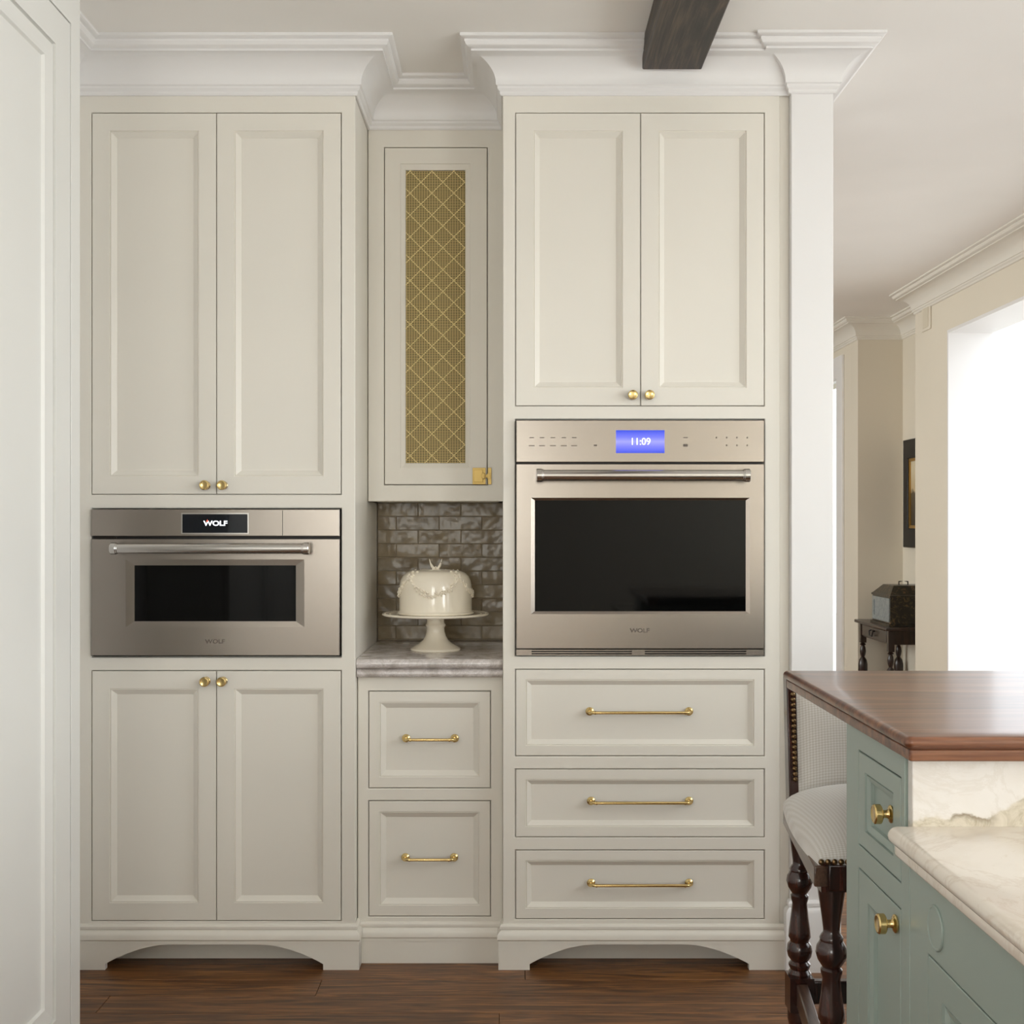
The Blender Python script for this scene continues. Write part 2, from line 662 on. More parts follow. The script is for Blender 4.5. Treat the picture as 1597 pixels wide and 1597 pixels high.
# sub-floor and boards
flo = struct(MB().box(-2.0, 2.765, -2.9, 12.2, -0.06, -0.012), 'floor', 'grout')
flo.data.materials[0] = M['black']
PW = 0.127
plank_me = {}
y = 3.706 - PW * 51
row = 0
while y < 11.9:
    xx = -1.9 - random.random() * 1.6
    while xx < 2.7:
        L = random.choice((1.5, 1.8, 2.1, 2.4))
        if y < 2.6 or y > 4.6:
            L *= 1.9
        L = round(min(L, 2.75 - xx), 2)
        if L < .05:
            break
        if xx + L > -1.9:
            if L not in plank_me:
                b = MB()
                g = 0.0006
                b.rings([(-L / 2 + g, L / 2 - g, -PW / 2 + g, PW / 2 - g, -0.012), (-L / 2 + g, L / 2 - g, -PW / 2 + g, PW / 2 - g, -0.0012),
                         (-L / 2 + g + .001, L / 2 - g - .001, -PW / 2 + g + .001, PW / 2 - g - .001, 0)], lambda u, v, w: (u, v, w))
                me = b.mesh('plank')
                me.materials.append(M['floor'])
                plank_me[L] = me
            o = bpy.data.objects.new('plank', plank_me[L])
            C.objects.link(o)
            put(o, (xx + L / 2, y + PW / 2, 0), flo)
        xx += L
    y += PW
    row += 1

struct(MB().box(-2.0, 2.765, -2.9, 12.2, CEIL, CEIL + 0.1), 'ceiling', 'ceiling')
struct(MB().box(-1.50, 0.974, 4.46, 4.60, 0, CEIL), 'wall_back', 'wallc')
lw = MB().box(-1.85, -1.68, -2.8, 3.0, 0, CEIL).box(-1.85, -1.351, 3.0, 4.60, 0, CEIL)
struct(lw, 'wall_left', 'white')
# right wall: piers, header over the wide opening, windows beside the kitchen
yz = lambda u, v, w: (w, u, v)
rw = MB().plate(-2.8, 7.76, 0, CEIL, [(4.1, 7.18, 0, 2.477), (0.7, 3.3, 0.95, 2.45), (-2.4, -0.2, 0.95, 2.45)], XR, XR + 0.25, yz)
struct(rw, 'wall_right', 'hall')
struct(MB().plate(-2.0, XR + 0.25, 0, CEIL, [(-1.3, -0.15, 0.95, 2.45)], -2.8, -2.62, lambda u, v, w: (u, w, v)), 'wall_front', 'wallc')
# alcove beyond the right wall, then the far wall with its glazed door
struct(MB().box(2.76, 2.90, 7.76, 8.95, 0, CEIL), 'wall_alcove_right', 'hall')
struct(MB().box(2.443, 2.76, 8.81, 9.0, 0, CEIL), 'wall_alcove', 'hall')
struct(MB().plate(9.0, 12.0, 0, CEIL, [(9.33, 10.4, 0.0, 2.45)], 2.443, 2.60, yz), 'wall_far_right', 'hall')
struct(MB().box(-2.0, 2.6, 12.0, 12.15, 0, CEIL), 'wall_far', 'hall')
struct(MB().plate(4.6, 12.0, 0, CEIL, [(6.0, 9.2, 0.8, 2.45)], -2.0, -1.85, yz), 'wall_far_left', 'hall')


def glazing(name, y0, y1, z0, z1, x, mull=0, sw=0.05):
    fr = MB().plate(y0, y1, z0, z1, [(y0 + sw + i * (y1 - y0 - sw) / (mull + 1), y0 + (i + 1) * (y1 - y0 - sw) / (mull + 1), z0 + 0.06, z1 - sw) for i in range(mull + 1)], x, x + 0.04, yz)
    o = struct(fr, name, 'white')
    MB().box(x + 0.016, x + 0.022, y0 + sw - .005, y1 - sw + .005, z0 + 0.05, z1 - sw + .005).build('pane', 'pane', o)
    return o


glazing('window_1', 0.7, 3.3, 0.95, 2.45, XR + 0.12, 2)
glazing('window_2', 9.325, 10.4, 0.0, 2.455, 2.445, 0, 0.012)
glazing('window_4', -2.4, -0.2, 0.95, 2.45, XR + 0.12, 2)
glazing('window_5', 6.0, 9.2, 0.8, 2.45, -1.98, 2)
w3 = MB().plate(-1.3, -0.15, 0.95, 2.45, [(-1.25, -0.75, 1.01, 2.4), (-0.7, -0.2, 1.01, 2.4)], -2.74, -2.69, lambda u, v, w: (u, w, v))
w3 = struct(w3, 'window_3', 'white')
MB().box(-1.26, -0.19, -2.718, -2.712, 1.0, 2.41).build('pane', 'pane', w3)
jl = MB().plate(4.1, 7.18, 0.0, 2.477, [(4.118, 7.162, -1, 2.459)], XR - .004, XR + .254, yz)
struct(jl, 'trim_3', 'white')
# casing round the far glazed door
struct(MB().plate(9.17, 10.56, 0, 2.61, [(9.33, 10.4, -1, 2.45)], 2.423, 2.443, yz), 'trim_4', 'white', bevel=0.004)
struct(MB().box(2.9, 40, -20, 40, -1.6, -1.5), 'ground', 'paving')

# crown mouldings (offset from the wall, drop from the ceiling)
CROWN = [(0, -.1455), (.006, -.1455), (.009, -.141), (.009, -.134), (.013, -.131), (.016, -.126), (.016, -.120), (.021, -.117), (.021, -.112)]
for i in range(0, 15):
    t = math.radians(76) * i / 14
    CROWN.append((.106 - .085 * math.cos(t), -.112 + .070 * math.sin(t) / math.sin(math.radians(76))))
CROWN += [(.094, -.042), (.094, -.036), (.100, -.034), (.108, -.029), (.113, -.020), (.113, -.014), (.120, -.012), (.126, -.008), (.126, 0), (0, 0)]
XL0, XL1 = -1.337, -0.482      # left tall cabinet
XM1 = -0.031                   # right edge of the niche
XC0, XC1 = 0.845, 0.974        # column
NU = 4.13                      # face of the niche's upper cupboard
kp = [(-1.044, 0.2), (-1.044, 3.0), (-1.351, 3.0), (-1.351, F), (XL1, F), (XL1, NU), (XM1, NU), (XM1, F), (XC0, F), (XC0, F - .02), (XC1, F - .02), (XC1, 4.60)]
struct(MB().sweep(kp, CROWN, CEIL), 'trim_1', 'white', smooth=28)
rp = [(2.443, 11.9), (2.443, 8.81), (2.76, 8.81), (2.76, 7.76), (XR, 7.76), (XR, -2.6)]
struct(MB().sweep(rp, CROWN, CEIL), 'trim_2', 'cream', smooth=28)
# baseboards of the hall
BB = [(0, 0), (.016, 0), (.016, .13), (.012, .14), (.008, .155), (0, .16)]
struct(MB().sweep([(2.443, 9.16), (2.443, 8.81), (2.76, 8.81), (2.76, 7.76), (XR, 7.76), (XR, 7.2)], BB), 'baseboard_right', 'white')

# ceiling beam
bm_ = MB().box(.389, .568, -2.6, 3.745, CEIL - .085, CEIL)
tag(bm_.build('ceiling_beam', 'beam', bevel=.004), 'dark stained wooden beam crossing the white ceiling above the oven cabinet', 'beam')

# square column at the end of the cabinets
col = thing('column', 'white painted square column between the oven cabinet and the hall', 'column', (0.91, 4.1, 0))
MB().box(XC0, XC1, F - .02, 4.60, 0, CRB + .01).build('shaft', 'white', col, bevel=.003)
pl = MB().sweep([(XC0, F), (XC0, F - .02), (XC1, F - .02), (XC1, 4.6)],
                [(0, .215), (.006, .213), (.010, .207), (.010, .198), (.006, .195), (.014, .188), (.018, .180), (.018, .0), (0, 0)])
pl.build('plinth', 'white', col, smooth=28)


# ------------------------------------------------------------------ doors, drawers, hardware
FW = 27 / 510.5
def panel_rings(u0, u1, v0, v1, fw, t=0.018, mould=.0185, dep=.014):
    e = .0012
    return [(u0, u1, v0, v1, -t), (u0, u1, v0, v1, -e), (u0 + e, u1 - e, v0 + e, v1 - e, 0),
            (u0 + fw, u1 - fw, v0 + fw, v1 - fw, 0), (u0 + fw + .0006, u1 - fw - .0006, v0 + fw + .0006, v1 - fw - .0006, -.0035),
            (u0 + fw + .0026, u1 - fw - .0026, v0 + fw + .0026, v1 - fw - .0026, -.0038),
            (u0 + fw + .0042, u1 - fw - .0042, v0 + fw + .0042, v1 - fw - .0042, -.0022),
            (u0 + fw + mould * .55, u1 - fw - mould * .55, v0 + fw + mould * .55, v1 - fw - mould * .55, -.0068),
            (u0 + fw + mould, u1 - fw - mould, v0 + fw + mould, v1 - fw - mould, -dep + .001),
            (u0 + fw + mould + .0008, u1 - fw - mould - .0008, v0 + fw + mould + .0008, v1 - fw - mould - .0008, -dep)]


KNOB = [(.0001, 0), (.0125, 0), (.0135, .0012), (.0135, .0030), (.0115, .0046), (.0075, .0058), (.0060, .0085), (.0060, .0150), (.0085, .0165),
        (.0135, .0170), (.0148, .0182), (.0148, .0268), (.0135, .0285), (.0118, .0290), (.0110, .0286), (.0001, .0288)]
_kn = {}


def knob(u, v, parent, facing='front', depth=F, name='knob'):
    """round brass knob; facing 'front' sticks out to the camera, 'left' to -X"""
    if facing not in _kn:
        if facing == 'front':
            mb = MB().lathe(KNOB, mp=lambda x, y, h: (x, -h, y), seg=28)
        else:
            mb = MB().lathe(KNOB, mp=lambda x, y, h: (-h, x, y), seg=32)
        me = mb.mesh('knob', 35)
        me.materials.append(M['brass'])
        _kn[facing] = me
    o = bpy.data.objects.new(name, _kn[facing])
    C.objects.link(o)
    put(o, (u, depth, v) if facing == 'front' else (depth, u, v), parent)
    return o


def pull(u0, u1, v, parent, depth):
    mb = MB()
    for u in (u0, u1):
        mb.lathe([(.0001, 0), (.0120, 0), (.0130, .0015), (.0125, .004), (.0095, .0065), (.0070, .008), (.0060, .010), (.0055, .016)], mp=lambda x, y, h: (u + x, depth - h, v + y), seg=24)
    r = .012
    pa = [(u0, depth - .010, v), (u0, depth - .020, v)]
    for k in range(1, 7):
        a = PI / 2 * k / 6
        pa.append((u0 + r * (1 - math.cos(a)), depth - .020 - r * math.sin(a), v))
    pb = [(u0 + u1 - x, y, z) for x, y, z in reversed(pa)]
    mb.tube(pa + pb, .0046, 14)
    for u, s in ((u0 + .013, 1), (u1 - .013, -1)):       # collars at both ends of the bar
        mb.lathe([(.0001, 0), (.0058, 0), (.0058, .004), (.0001, .004)], mp=lambda x, y, h: (u + s * h, depth - .032 + x, v + y), seg=16)
    return mb.build('handle', 'brass', parent, smooth=35)


GAP = .0026


def door(u0, u1, v0, v1, parent, depth=F, name='door', mat='cream', fw=FW, mp=None, mould=.0185, dep=.014):
    g = GAP / 2
    mb = MB().rings(panel_rings(u0 + g, u1 - g, v0 + g, v1 - g, fw, mould=mould, dep=dep), mp or at(depth))
    return mb.build(name, mat, parent)


def face_frame(x0, x1, z0, z1, holes, depth, parent, mat='cream', bevel=.0022):
    g = GAP / 2
    hs = [(a - g, b + g, c - g, d + g) for a, b, c, d in holes]
    return MB().plate(x0, x1, z0, z1, hs, -.0195, 0, at(depth)).build('face_frame', mat, parent, bevel=bevel)


BASE = [(0, .137), (.005, .1355), (.009, .130), (.009, .123), (.0055, .120), (.0065, .117), (.014, .111), (.017, .104), (.0175, .092), (.0145, .088), (.0145, .080), (0, .080)]


def arch_board(x0, x1, a0, a1, parent, dp=F - .0135):
    top, low = .0775, .018
    pts = [(x0, .081), (x0, 0), (a0, 0), (a0, low)]
    n = 14
    w = (a1 - a0) * .30
    for i in range(1, n + 1):
        t = i / n
        pts.append((a0 + w * t, low + (top - low) * (math.sin(t * PI / 2) ** 0.92)))
    for i in range(n, -1, -1):
        t = i / n
        pts.append((a1 - w * t, low + (top - low) * (math.sin(t * PI / 2) ** 0.92 if t else 0)))
    pts += [(a1, 0), (x1, 0), (x1, .081)]
    return MB().prism(pts, 0, .022, lambda u, v, a: (u, dp + a, v)).build('arched_base', 'cream', parent)


# ---- left tall cabinet
lc = thing('tall_cabinet', 'cream tall cabinet with a speed oven between two pairs of panelled doors', 'cabinet', (-.91, 4.1, 0))
BX = XL1 - .004
dl = (fx(143), fx(337.5), fx(532))
UL, LL = (fz(771), fz(176)), (fz(1436), fz(1046))
ov = (fx(143), fx(532), fz(1025), fz(793))
face_frame(XL0, XL1, .12, CRB + .01, [(dl[0], dl[2], *UL), (dl[0], dl[2], *LL), ov], F, lc)
MB().plate(XL0 + .002, XL1 - .001, .12, CRB, [ov], -.62, -.020, front).build('carcass', 'cream', lc)
for i in (0, 1):
    d = door(dl[i], dl[i + 1], *UL, lc)
    knob(fx((321.5, 348.5)[i]), fz(757), d)
    d = door(dl[i], dl[i + 1], *LL, lc)
    knob(fx((321.5, 348)[i]), fz(1062), d)
MB().sweep([(XL0, F), (XL1, F), (XL1, 3.855)], BASE).build('base_moulding', 'cream', lc, smooth=30)
arch_board(XL0, XL1 + .0135, fx(165) + .002, fx(505), lc)
MB().box(XL1 - .01, XL1 + .0135, F, 3.857, 0, .081).build('base_return', 'cream', lc)
MB().box(XL0, XL1 - .02, 3.885, 3.905, .001, .12).build('toe_board', 'cream', lc)

# ---- right tall cabinet
rc = thing('tall_cabinet', 'cream tall cabinet with a large wall oven above three wide drawers', 'cabinet', (.40, 4.1, 0))
R0, R1 = XM1, XC0
dr = (fx(804), fx(999), fx(1192))
UR = (fz(633), fz(176))
ovr = (fx(804), fx(1192), fz(1023), fz(654))
drw = [(fz(1179), fz(1044)), (fz(1305.5), fz(1199.5)), (fz(1433), fz(1326))]
face_frame(R0, fx(1216), .12, CRB + .01, [(dr[0], dr[2], *UR), ovr] + [(dr[0], dr[2], a, b) for a, b in drw], F, rc)
MB().plate(R0 + .001, fx(1216), .12, CRB, [ovr], -.62, -.020, front).build('carcass', 'cream', rc)
MB().box(fx(1216), R1, F + .006, F + .03, .12, CRB + .01).build('filler_strip', 'cream', rc, bevel=.002)
for i in (0, 1):
    d = door(dr[i], dr[i + 1], *UR, rc)
    knob(fx((986, 1012)[i]), fz(617), d)
for (a, b), (p0, p1, pv) in zip(drw, ((920, 1075, 1111), (922, 1075, 1251), (922, 1075, 1379))):
    d = door(dr[0], dr[2], a, b, rc, name='drawer', fw=15 / 510.5, mould=.017)
    pull(fx(p0), fx(p1), fz(pv) + .002, d, F - .000 + .009)
MB().sweep([(XM1, 3.855), (XM1, F), (R1, F)], BASE).build('base_moulding', 'cream', rc, smooth=30)
arch_board(XM1 - .0135, R1, fx(826), fx(1167), rc)
MB().box(XM1 - .0135, XM1 + .01, F, 3.857, 0, .081).build('base_return', 'cream', rc)
MB().box(XM1 + .02, R1 - .001, 3.885, 3.905, .001, .12).build('toe_board', 'cream', rc)

# ---- niche, lower drawers
NL = 3.855
nl = thing('base_cabinet', 'narrow cream base cabinet with two square drawers beneath the small stone counter', 'cabinet', (-.256, 4.1, 0))
n0, n1 = XL1 + .001, XM1 - .001
def lx(p): return wx(p, NL)
def lz(p): return wz(p, NL)
nd = [(lz(1229), lz(1078)), (lz(1429), lz(1249))]
face_frame(n0, n1, .12, .884, [(lx(575), lx(765), a, b) for a, b in nd], NL, nl)
MB().box(n0, n1, NL + .020, 4.41, .001, .884).build('carcass', 'cream', nl)
for (a, b), (p0, p1, pv) in zip(nd, ((633, 709, 1153), (632, 708, 1339))):
    d = door(lx(575), lx(765), a, b, nl, depth=NL, name='drawer', fw=16 / 503., mould=.019)
    pull(lx(p0), lx(p1), lz(pv) + .002, d, NL + .009)
MB().sweep([(n0 + .002, NL), (n1 - .002, NL)], [(o * .8, z - .011) for o, z in BASE]).build('base_moulding', 'cream', nl, smooth=30)
MB().box(n0 + .013, n1 - .013, NL - .010, NL + .01, 0, .072).build('base_board', 'cream', nl)

# stone shelf in the niche
ST, SB = .9425, .885
zt = [(0.0, SB), (.0, ST), (-.60, ST), (-.60, SB)]
sp_ = []
h1 = (ST - SB)
for k in range(9):       # upper half-round nose
    a = PI / 2 - PI * k / 8
    sp_.append((3.829 - .0145 * math.cos(a), ST - .0145 + .0145 * math.sin(a)))
sp_.append((3.835, ST - .031))
for k in range(9):
    a = PI / 2 - PI * k / 8
    sp_.append((3.836 - .0125 * math.cos(a), SB + .0125 + .0125 * math.sin(a)))
sp_ += [(4.44, SB), (4.44, ST)]
tag(MB().prism(sp_, n0, n1, lambda u, v, a: (a, u, v)).build('stone_counter', 'marble_grey', smooth=40), 'small grey veined stone counter with a double rounded edge in the niche', 'countertop')

# tiled back of the niche
bs = thing('tile_backsplash', 'taupe glazed brick tile backsplash at the back of the niche', 'backsplash', (-.256, 4.44, ST))
MB().box(n0, n1, 4.4212, 4.459, ST + .001, 1.62).build('grout', 'grout', bs)
zrow, pitch, tw = 1.3847, .0485, .152
for r in range(-9, 2):
    zb = zrow + (r - 1) * pitch if False else zrow + r * pitch
    lo, hi = zb, zb + pitch
    if lo < ST - .03:
        continue
    lo = max(lo, ST + .001)
    off = -.337 if r % 2 == 0 else -.2625
    xk = off - 3 * tw
    while xk < n1:
        a, b = max(xk, n0), min(xk + tw, n1)
        if b - a > .008 and hi - lo > .008:
            g = .0008
            t1, t2, t3 = (random.uniform(-.0005, .0005) for _ in range(3))
            q = [(a + g, lo + g), (b - g, lo + g), (b - g, hi - g), (a + g, hi - g)]
            mb = MB()
            vs = [(x, 4.427, z) for x, z in q] + [(x, 4.4215 + (t1 if i in (0, 3) else t2) * .6, z) for i, (x, z) in enumerate(q)]
            c_ = .0014
            qi = [(a + g + c_, lo + g + c_), (b - g - c_, lo + g + c_), (b - g - c_, hi - g - c_), (a + g + c_, hi - g - c_)]
            vs += [(x, 4.4195 + (t1 if i in (0, 3) else t2) + (t3 if i < 2 else 0), z) for i, (x, z) in enumerate(qi)]
            mb.add(vs, [(0, 1, 2, 3), (8, 9, 10, 11)] + [(i, (i + 1) % 4, 4 + (i + 1) % 4, 4 + i) for i in range(4)] + [(4 + i, 4 + (i + 1) % 4, 8 + (i + 1) % 4, 8 + i) for i in range(4)])
            mb.build('tile', 'tile', bs)
        xk += tw

# ---- niche, upper cupboard with brass mesh door
nu = thing('wall_cabinet', 'narrow cream wall cabinet with a brass lattice door above the niche', 'cabinet', (-.256, 4.3, 1.43))
def ux(p): return wx(p, NU)
def uz(p): return wz(p, NU)
ZB = uz(782)
uo = (ux(599.5), ux(760), uz(756), uz(230))
face_frame(n0, n1, ZB, CRB + .01, [uo], NU, nu)
uc = MB()
uc.box(n0, n0 + .018, NU + .02, 4.42, ZB, CRB).box(n1 - .018, n1, NU + .02, 4.42, ZB, CRB).box(n0, n1, 4.405, 4.42, ZB, CRB).box(n0, n1, NU + .02, 4.42, ZB, ZB + .018).box(n0, n1, NU + .02, 4.42, CRB - .02, CRB)
uc.build('carcass', 'cream', nu)
g = GAP / 2
mh = (ux(632.5), ux(725.5), uz(722), uz(264.5))
gx0, gx1, gz0, gz1 = ux(624.5), ux(733.5), uz(731), uz(255)
e = .0012
U0, U1, V0, V1 = uo[0] + g, uo[1] - g, uo[2] + g, uo[3] - g
loops = [(U0, U1, V0, V1, -.019), (U0, U1, V0, V1, -e), (U0 + e, U1 - e, V0 + e, V1 - e, 0), (gx0, gx1, gz0, gz1, 0), (gx0 + .0006, gx1 - .0006, gz0 + .0006, gz1 - .0006, -.003),
         (gx0 + .003, gx1 - .003, gz0 + .003, gz1 - .003, -.003), (mh[0] - .001, mh[1] + .001, mh[2] - .001, mh[3] + .001, -.008), (*mh, -.010), (*mh, -.019)]
ud = MB()
mpu = at(NU)
ud.rings(loops, mpu)
ud.f = [f_ for f_ in ud.f if f_ != (0, 1, 2, 3) and f_ != tuple(range(32, 36))]
ud.f += [(i, (i + 1) % 4, 32 + (i + 1) % 4, 32 + i) for i in range(4)]
ud = ud.build('door', 'cream', nu)
# fine woven brass ground of the grille (thousands of crossings: one part), then the diagonal rods one by one
gm = MB()
zz = mh[2] + .002
while zz < mh[3]:
    gm.box(mh[0], mh[1], NU + .0130, NU + .0142, zz, zz + .0024)
    zz += .0054
xx = mh[0] + .002
while xx < mh[1]:
    gm.box(xx, xx + .0018, NU + .0130, NU + .0150, mh[2], mh[3])
    xx += .0085
gm.build('woven_mesh', 'brass_mesh', ud)['kind'] = 'stuff'
MB().box(mh[0] - .004, mh[1] + .004, NU + .0175, NU + .0190, mh[2] - .004, mh[3] + .004).build('interior_dark', 'interior_dark', ud)  # dark sheet in place of the shaded cupboard interior
P2 = 34.2 / (FPX / NU)
ang = 1.0
k = -30
cx = ux(673.5)
cz = uz(300)
for sgn in (1, -1):
    for k in range(-3, 30):
        # line z = cz - k*P2 + sgn*(x-cx)
        z0 = cz + 2 * P2 - k * P2
        a, b = mh[0], mh[1]
        za, zb2 = z0 + sgn * (a - cx), z0 + sgn * (b - cx)
        # clip to the opening
        if sgn > 0:
            if za < mh[2]: a += mh[2] - za
            if zb2 > mh[3]: b -= zb2 - mh[3]
        else:
            if za > mh[3]: a += za - mh[3]
            if zb2 < mh[2]: b -= mh[2] - zb2
        if b - a < .004:
            continue
        yy = NU + (.0090 if sgn > 0 else .0112)
        MB().tube([(a, yy, z0 + sgn * (a - cx)), (b, yy, z0 + sgn * (b - cx))], .0017, 6).build('lattice_rod', 'brass_rod', ud)
# latch
lt = MB()
lt.box(ux(737), ux(757.5), NU - .0035, NU, uz(755.5), uz(729.5))
lt.box(ux(739), ux(753), NU - .011, NU - .003, uz(752), uz(733))
lt.lathe([(.0001, 0), (.0095, 0), (.0105, .002), (.0095, .005), (.0001, .006)], mp=lambda x, y, h: (ux(754) + x * .7, NU - .010 - h, uz(742.5) + y), seg=24)
lt.box(ux(754), ux(762), NU - .008, NU - .0035, uz(745), uz(740))
lt.build('latch', 'brass_latch', ud, smooth=35, bevel=.0008)
kp_ = MB().box(ux(761), ux(766.5), NU - .006, NU, uz(755.5), uz(729.5)).box(ux(760), ux(765), NU - .010, NU - .005, uz(747), uz(738))
kp_.build('latch_keeper', 'brass_latch', nu, bevel=.0008)


# ------------------------------------------------------------------ ovens
def bezel_door(u0, u1, v0, v1, win, bev, parent, proud=.014):
    """steel door with a bevelled opening round the glass"""
    a0, a1, b0, b1 = win
    e = .0015
    loops = [(u0, u1, v0, v1, -.022), (u0, u1, v0, v1, proud - e), (u0 + e, u1 - e, v0 + e, v1 - e, proud),
             (a0 - bev[0], a1 + bev[0], b0 - bev[1], b1 + bev[1], proud), (a0, a1, b0, b1, proud - .0035), (a0, a1, b0, b1, proud - .008)]
    mb = MB().rings(loops, front)
    d = mb.build('oven_door', 'steel', parent)
    MB().box(a0, a1, F - proud + .0042, F - proud + .0070, b0, b1).build('window_glass', 'glass_black', d)
    return d


def bar_handle(x0, x1, z, r, parent, y=F - .058):
    mb = MB()
    mb.tube([(x0 + .012, y, z), (x1 - .012, y, z)], r, 28)
    h = mb.build('handle', 'steel_bar', parent, smooth=40)
    for u, s in ((x0, 1), (x1, -1)):
        c = MB().lathe([(.0001, 0), (r * 1.10, 0), (r * 1.22, .002), (r * 1.22, .016), (r * 1.12, .018), (r * 1.12, .020), (r * 1.02, .022), (.0001, .022)], mp=lambda q, w, hh: (u + s * hh, y + q, z + w), seg=28)
        c.box(min(u + s * .003, u + s * .019), max(u + s * .003, u + s * .019), y, F - .013, z - r * .7, z + r * .7)
        c.build('handle_bracket', 'steel_bar', parent, smooth=35)
    return h


so = thing('speed_oven', 'stainless steel speed oven with a dark display, in the left cabinet', 'oven', (-.91, 4.1, fz(1025)))
MB().box(ov[0] + .003, ov[1] - .003, F + .004, F + .45, ov[2] + .003, ov[3] - .003).build('housing', 'black', so)
cp = MB().rings([(fx(144.5), fx(530.5), fz(836), fz(794.5), -.01), (fx(144.5), fx(530.5), fz(836), fz(794.5), .0125), (fx(144.5) + .0015, fx(530.5) - .0015, fz(836) + .0015, fz(794.5) - .0015, .014)], front)
cp = cp.build('control_panel', 'steel', so)
MB().box(fx(284.5), fx(389.5), F - .0146, F - .012, fz(832.5), fz(800)).build('display_frame', 'steel_bar', cp)
MB().box(fx(286.5), fx(387.5), F - .0152, F - .012, fz(831), fz(802)).build('display', 'display_black', cp)
text_mb('WOLF', .0210, lambda x, y, z: (fx(338) + x, F - .0156 - z, fz(816.5) + y), 1.22).build('lit_lettering', 'lit_white', cp)
MB().prism([(-.0032, 0), (.0032, 0), (.0022, .004), (.0008, .0032), (0, .0085), (-.0012, .0038), (-.0026, .0045)], 0, .001, lambda u, v, a: (fx(325.5) + u, F - .0168 + a, fz(814) + v)).build('lit_flame', 'lit_red', cp)
MB().box(fx(441.6), fx(442.4), F - .0143, F - .012, fz(835), fz(796)).build('panel_seam', 'steel_dark', cp)
sd = bezel_door(fx(144.5), fx(530.5), fz(1021.5), fz(840.5), (fx(211.5), fx(462.5), fz(968.5), fz(881.5)), (.026, .018), so)
bar_handle(fx(181) * 1 + .002, fx(486.5) * 1 + .001, fz(858) + .006, .0150, sd)
text_mb('WOLF', .0175, lambda x, y, z: (fx(337) + x, F - .0142 - z, fz(1000) + y), 1.2, .0003).build('engraved_lettering', 'ink', sd)
MB().box(fx(150), fx(182), F - .004, F + .01, fz(839.5), fz(837.5)).build('vent_slot', 'steel_dark', so)

wo = thing('wall_oven', 'large stainless steel wall oven with a blue clock display, in the right cabinet', 'oven', (.39, 4.1, fz(1022)))
MB().box(ovr[0] + .003, ovr[1] - .003, F + .004, F + .55, ovr[2] + .003, ovr[3] - .003).build('housing', 'black', wo)
cq = MB().rings([(fx(805), fx(1190.5), fz(721), fz(656), -.01), (fx(805), fx(1190.5), fz(721), fz(656), .0125), (fx(805) + .0015, fx(1190.5) - .0015, fz(721) + .0015, fz(656) - .0015, .014)], front)
cq = cq.build('control_panel', 'steel', wo)
MB().box(fx(960), fx(1035.5), F - .0150, F - .012, fz(707), fz(671.5)).build('display', 'blue', cq)
text_mb('11:09', .0300, lambda x, y, z: (fx(998) + x, F - .0153 - z, fz(689.5) + y), .95, .0002, .002).build('clock_digits', 'lit_white', cq)
pm = MB()
for x in (829, 845, 862, 879, 895):
    for yy_, w in ((683, 7), (695.5, 9)):
        pm.box(fx(x - w / 2), fx(x + w / 2), F - .0143, F - .013, fz(yy_ + .6), fz(yy_ - .6))
for x, yy_, w, hh in ((928, 695, 5, 2), (1068, 683, 7, 1.2), (1068, 695, 7, 4), (1116, 683, 2, 2), (1132, 683, 2, 2), (1148, 683, 2, 2), (1164, 683, 2, 2), (1132, 695, 2, 2), (1148, 695, 2, 2), (1164, 695, 2, 2)):
    pm.box(fx(x - w / 2), fx(x + w / 2), F - .0143, F - .013, fz(yy_ + hh / 2), fz(yy_ - hh / 2))
pm.build('printed_key_legends', 'ink', cq)['kind'] = 'stuff'
wd = bezel_door(fx(805), fx(1190.5), fz(1011), fz(724), (fx(834), fx(1162), fz(953), fz(780.5)), (.012, .008), wo)
bar_handle(fx(836), fx(1164), fz(742) - .001, .0165, wd)
text_mb('WOLF', .0175, lambda x, y, z: (fx(997) + x, F - .0142 - z, fz(983) + y), 1.2, .0003).build('engraved_lettering', 'ink', wd)
vt = MB()
for yy_ in (1013.5, 1017, 1020.5):
    vt.box(fx(805), fx(1190.5), F - .012, F + .01, fz(yy_ + 1.0), fz(yy_ - .7))
for a, b in ((805, 829), (985, 1005), (1163, 1190.5)):
    vt.box(fx(a), fx(b), F - .010, F + .01, fz(1021.2), fz(1012.6))
vt.build('vent_grille', 'steel', wo)

# ------------------------------------------------------------------ cake stand with dome
CX, CY = wx(679.5, 4.09), 4.085
cs = thing('cake_stand', 'white ceramic pedestal cake stand on the grey stone counter', 'cake stand', (CX, CY, ST))
ped = [(.0001, 0), (.080, 0), (.083, .003), (.082, .008), (.074, .013), (.056, .022), (.042, .034), (.0345, .047), (.0300, .062), (.0290, .074), (.0320, .080), (.0335, .084), (.0300, .089), (.0285, .094), (.0285, .104), (.045, .110), (.0001, .110)]
MB().lathe(ped, (CX, CY, ST), seg=48).build('pedestal', 'ceramic', cs, smooth=40)
plp = [(.0001, .108), (.060, .108), (.120, .111), (.165, .115), (.1735, .117), (.1755, .120), (.1735, .1235), (.160, .121), (.140, .1195), (.0001, .1195)]
plate = MB().lathe(plp, (CX, CY, ST), seg=96).build('plate', 'ceramic', cs, smooth=40)
bd = MB()
for i in range(84):
    a = 2 * PI * i / 84
    bd.lathe([(.0001, 0), (.0028, .0006), (.0001, .0016)], (CX + .150 * math.cos(a), CY + .150 * math.sin(a), ST + .1200), seg=8)
    bd.lathe([(.0001, 0), (.0035, .0004), (.0001, .0016)], (CX + .166 * math.cos(a + .03), CY + .166 * math.sin(a + .03), ST + .1218), seg=8)
bd.build('beaded_rim', 'ceramic', cs, smooth=60)['kind'] = 'stuff'
DZ = ST + .1205
